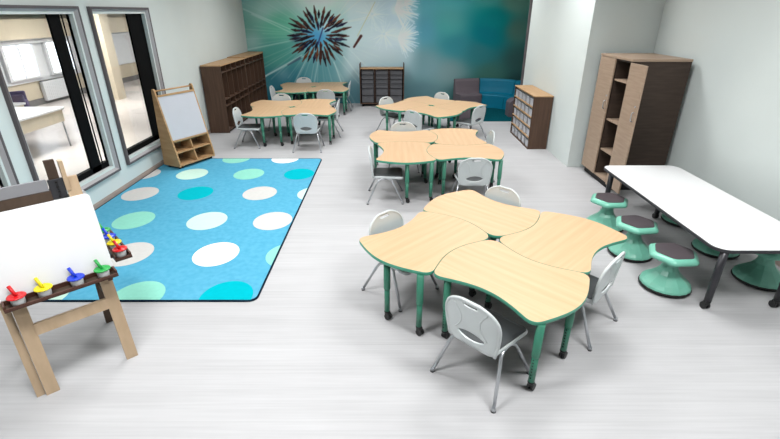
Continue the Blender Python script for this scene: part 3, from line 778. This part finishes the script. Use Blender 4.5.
# ---------------------------------------------------------------- curved corner sofa
t = thing('corner_rug', 'dark teal carpet under the curved corner sofa', 'rug', (0, 0, 0))
B().prism(rrect(1.22, 3.36, 9.2, 11.1, .02), .001, .012, 'tealrug').build('carpet', t)
prof = [(0, 0), (.0, .27), (.012, .298), (.04, .305), (.12, .298), (.22, .282), (.29, .285), (.33, .31), (.36, .42), (.385, .56), (.41, .60), (.45, .605), (.475, .585), (.48, .56), (.48, 0)]
def sofa_unit(path, m, label):
    """path: list of (front point, outward dir)"""
    o = Vector((path[0][0][0], path[0][0][1], 0))
    t = thing('sofa_module', label, 'sofa', (o.x, o.y, .0135), 0, 'modules of the curved corner sofa')
    rs = []
    for (fx, fy), a in path:
        dx, dy = math.cos(a), math.sin(a); rs.append([(fx-o.x+dx*d, fy-o.y+dy*d, z) for d, z in prof])
    q = B(); q.rings(rs, m, cap=True, smooth=False); ob = q.build('body', t)
    sq = B(); r0 = rs[0]; sq.tube([r0[i] for i in (1, 2, 3, 5, 6, 7, 8, 9, 10, 11, 12, 13)], .004, m, 6); r0 = rs[-1]; sq.tube([r0[i] for i in (1, 2, 3, 5, 6, 7, 8, 9, 10, 11, 12, 13)], .004, m, 6)
    sq.build('piping', t)
    return t
def arc(cx, cy, R, a0, a1, n=10):
    return [((cx+R*math.cos(math.radians(a0+(a1-a0)*i/n)), cy+R*math.sin(math.radians(a0+(a1-a0)*i/n))), math.radians(a0+(a1-a0)*i/n)) for i in range(n+1)]
sofa_unit([((1.62, 10.50), math.radians(104)), ((2.118, 10.62), math.radians(92))], 'sofag', 'taupe sofa module at the left of the curved corner sofa')
sofa_unit(arc(2.13, 10.02, .60, 90, 42, 8), 'sofat', 'teal sofa module in the middle of the curved corner sofa')
sofa_unit(arc(2.13, 10.02, .60, 41, 0, 8), 'sofat', 'teal sofa module turning toward the right wall')
def ottoman(x, y, a, sx, sy, h, label):
    t = thing('ottoman', label, 'ottoman', (x, y, .0135), a)
    p = []
    n = 10
    prof2 = [(-sx, 0), (-sx, h*.72)]+[(-sx+sx*.55*(1-math.cos(PI/2*i/n)), h*.72+h*.28*math.sin(PI/2*i/n)) for i in range(1, n+1)]+[(sx*.5, h), (sx*.85, h*.985), (sx, h*.93), (sx, 0)]
    B().rings([[(u, v, z) for u, z in prof2] for v in (-sy, sy)], 'sofag', smooth=False).build('body', t)
    B().tube([(u, -sy, z) for u, z in prof2[1:-1]], .004, 'sofag', 6).build('piping', t)
ottoman(2.78, 9.72, .0, .27, .15, .36, 'taupe rounded end module right of the curved sofa, behind the bin shelf')
ottoman(1.63, 9.50, .0, .25, .22, .30, 'taupe end module left of the curved sofa, behind the maple desks')

# ---------------------------------------------------------------- art centre with whiteboard by the windows
A0, A1 = Vector((-2.955, 6.05)), Vector((-2.665, 6.62)); dv = (A1-A0); Wd = dv.length; ang = math.atan2(dv.y, dv.x)
t = thing('art_center', 'birch art centre with tilted grey board, dowel and open cubbies by the windows', 'art centre', (A0.x, A0.y, .0137), ang)
Dp = .33; Hh = 1.085
def side(x):   # triangular side panel: local y to the back
    poly = [(0, .03), (0, .10), (.215, Hh-.02), (.227, Hh), (.255, Hh), (.267, Hh-.02), (Dp, .03)]
    B().rings([[(xx, p[0], p[1]) for p in poly] for xx in (x, x+.022)], 'ply', smooth=False).build('side_panel', t)
side(0); side(Wd-.022)
def bd(z): return (z-.10)/(Hh-.12)*.215
q = B(); 
zz0, zz1 = .40, .98
th = .012
vs = [(.022, bd(zz0)-.002, zz0), (Wd-.022, bd(zz0)-.002, zz0), (Wd-.022, bd(zz1)-.002, zz1), (.022, bd(zz1)-.002, zz1)]
vs2 = [(a, b+th, c) for a, b, c in vs]
q.add(vs+vs2, [[0, 1, 2, 3], [7, 6, 5, 4], [0, 4, 5, 1], [1, 5, 6, 2], [2, 6, 7, 3], [3, 7, 4, 0]], 'panel'); q.build('board', t)
B().box(.022, Wd-.022, bd(.99)-.012, bd(.99)+.012, .98, 1.005, 'ply', .002).build('top_rail', t)
B().box(.022, Wd-.022, bd(.39)-.01, bd(.39)+.02, .382, .398, 'ply').build('tray_ledge', t)
B().tube([(.0, .241, 1.055), (Wd, .241, 1.055)], .011, 'ply', 12).build('dowel', t)
for z in (.04, .215): B().box(.022, Wd-.022, bd(z)+.012 if z > .1 else .0, Dp-.02-(z*.05), z, z+.016, 'ply').build('shelf', t)
B().box(.022, Wd-.022, .08, Dp-.03, .36, .375, 'ply').build('shelf', t)
poly = [(.005, .056), (.012, .10), (.08, .36), (.29, .36), (.30, .056)]
B().rings([[(xx, p[0], p[1]) for p in poly] for xx in (Wd/2-.008, Wd/2+.008)], 'ply', smooth=False).build('divider', t)
B().box(.022, Wd-.022, Dp-.035, Dp-.028, .05, .36, 'plydk').build('back_panel', t)
for x in (.06, Wd-.06):
    for y in (.05, Dp-.06): B().box(x-.03, x+.03, y-.02, y+.02, .0, .04, 'rub', .006).build('caster', t)
for z in (.12, .29): 
    B().tube([(Wd*.55, Dp-.045, z), (Wd*.55, Dp-.045, z+.001), (Wd*.6, Dp-.045, z)], .006, 'chrome', 6)

# ---------------------------------------------------------------- double painting easel (front left)
mx, my = -1.8225, 2.12
ea = math.atan2(.69, .72)
t = thing('painting_easel', 'beech double sided painting easel with white panel and paint tray, front left', 'easel', (mx, my, 0), ea)
# local x = along the board, local y = to the back; depth .53, apex z 1.2
AZ, DD = 1.2, .53
def fl(z): return (DD/2)*z/AZ          # y of the front plane at height z
def bar(p0, p1, w_, d_, m, name, par=t, skew=True):
    """rectangular bar from p0 to p1 (x fixed width w_, depth d_)"""
    q = B(); rs = []
    for p in (p0, p1):
        rs.append([(p[0]-w_/2, p[1]-d_/2, p[2]), (p[0]+w_/2, p[1]-d_/2, p[2]), (p[0]+w_/2, p[1]+d_/2, p[2]), (p[0]-w_/2, p[1]+d_/2, p[2])])
    q.rings(rs, m, smooth=False); return q.build(name, par)
for s in (-1, 1):
    bar((s*.215, .011, 0), (s*.215, fl(1.17)+.011, 1.17), .066, .024, 'easelw', 'leg')
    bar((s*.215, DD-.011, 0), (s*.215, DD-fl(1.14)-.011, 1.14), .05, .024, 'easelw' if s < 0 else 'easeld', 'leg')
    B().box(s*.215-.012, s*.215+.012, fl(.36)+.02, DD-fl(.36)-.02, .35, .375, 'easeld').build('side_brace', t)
bar((0, fl(.36)+.004, .36), (0, fl(.425)+.004, .425), .37, .02, 'easelw', 'cross_rail')
bar((-.271, .03, 0), (-.271, fl(1.0)+.03, 1.0), .04, .02, 'easelw', 'leg')
# front panel
def panel(side_, z0, z1, x0, x1, m, name, off=.012, thick=.012):
    q = B(); f = (lambda z: fl(z)-off) if side_ == 'f' else (lambda z: DD-fl(z)+off)
    sg = 1 if side_ == 'f' else -1
    r = .02
    vs = []
    pl_ = rrect(x0, x1, z0, z1, r, 4)
    q.rings([[(p[0], f(p[1])+sg*k*thick, p[1]) for p in pl_] for k in (0, 1)], m, smooth=False); return q.build(name, t)
panel('f', .60, 1.06, -.29, .275, 'paper', 'front_board')
panel('b', .60, 1.06, -.275, .275, 'paper', 'rear_board')
B().box(-.24, .10, fl(1.13)+.005, fl(1.13)+.02, 1.115, 1.18, 'midgrey').build('top_panel', t)
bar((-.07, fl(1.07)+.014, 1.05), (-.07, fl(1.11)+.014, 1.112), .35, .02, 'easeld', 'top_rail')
# clip block with knobs and the post ends seen over the board
cb = B().box(.105, .178, fl(1.12)-.002, fl(1.12)+.02, 1.06, 1.175, 'edgeblack', .002).build('clip_bracket', t)
for k in range(4):
    z = 1.075+k*.028; B().lathe([(.006, 0), (.006, .008), (.004, .012)], 'rub', 10).build('knob', cb)
    kb = KIDS(cb)[-1]; kb.rotation_euler = (PI/2, 0, 0); kb.location = (.142, fl(1.12)-.002, z)
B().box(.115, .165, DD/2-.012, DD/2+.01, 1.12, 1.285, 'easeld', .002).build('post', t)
B().box(.178, .20, DD/2-.03, DD/2+.01, 1.10, 1.275, 'easelw', .002).build('post', t)
# paint tray in front
ty0, ty1 = fl(.6)-.012-.085, fl(.6)-.014
def trough(x0, x1, y0, y1, z, name):
    q = B().box(x0, x1, y0, y1, z, z+.008, 'easeld').box(x0, x1, y0, y0+.01, z, z+.02, 'tray', .001).box(x0, x1, y1-.008, y1, z, z+.035, 'tray', .001).box(x0, x0+.01, y0+.01, y1-.008, z, z+.035, 'tray').box(x1-.01, x1, y0+.01, y1-.008, z, z+.035, 'tray')
    return q.build(name, t)
trough(-.275, .275, ty0, ty1, .575, 'paint_tray')
trough(.32, .42, .29, .80, .545, 'side_tray')
B().box(.225, .325, .40, .425, .53, .545, 'tray').box(.225, .25, .10, .425, .53, .545, 'tray').build('tray_bracket', t)
Rz = Matrix.Translation((mx, my, 0)) @ Matrix.Rotation(ea, 4, 'Z')
def make_cup(m):
    t = thing('paint_cup', 'x', 'paint cup')
    B().lathe([(.028, 0), (.031, .004), (.034, .048)], 'cup', 24).build('cup_body', t)
    B().lathe([(.034, .046), (.044, .048), (.0455, .051), (.043, .055), (.033, .056), (.029, .053), (.01, .054)], m, 28).build('lid', t)
    B().tube([(0, .0, .052), (-.018, .012, .076), (-.036, .024, .102)], .0085, m, 10, .0095).build('handle', t)
    return t
cups = {c: make_cup(c) for c in ('red', 'yellow', 'blue', 'gcup')}
fx = [(-.205, 'red'), (-.085, 'yellow'), (.072, 'blue'), (.208, 'gcup')]
for x, c in fx:
    p = Rz @ Vector((x, (ty0+ty1)/2, .5835)); cn = 'green' if c == 'gcup' else c
    cups[c].location = p; cups[c].rotation_euler = (0, 0, ea-.6); tag(cups[c], '%s lidded paint cup in the front tray of the easel' % cn, 'paint cup', 'paint cups in the easel trays')
for k, c in enumerate(('red', 'yellow', 'blue', 'gcup')):
    p = Rz @ Vector((.37, .345+k*.13, .5535)); cn = 'green' if c == 'gcup' else c
    dup(cups[c], p, ea-.6, '%s lidded paint cup in the side tray behind the white easel panel' % cn, 'paint cups in the easel trays')

# ---------------------------------------------------------------- camera, world, view
cam = bpy.data.cameras.new('camera'); co = bpy.data.objects.new('camera', cam); C.objects.link(co)
cam.sensor_width = 36; cam.lens = 36*449/780; co.location = (0, 0, 2.03)
co.rotation_euler = (math.radians(90-24.76), 0, 0); cam.clip_start = .05
sc = bpy.context.scene; sc.camera = co
wd = bpy.data.worlds.new('world'); sc.world = wd; wd.use_nodes = True
wd.node_tree.nodes['Background'].inputs[0].default_value = (.8, .85, .9, 1); wd.node_tree.nodes['Background'].inputs[1].default_value = .5
sc.view_settings.view_transform = 'Standard'; sc.view_settings.look = 'None'; sc.view_settings.gamma = 1
sc.view_settings.use_curve_mapping = False; sc.view_settings.exposure = 0.1
sc.cycles.max_bounces = 8; sc.cycles.diffuse_bounces = 1
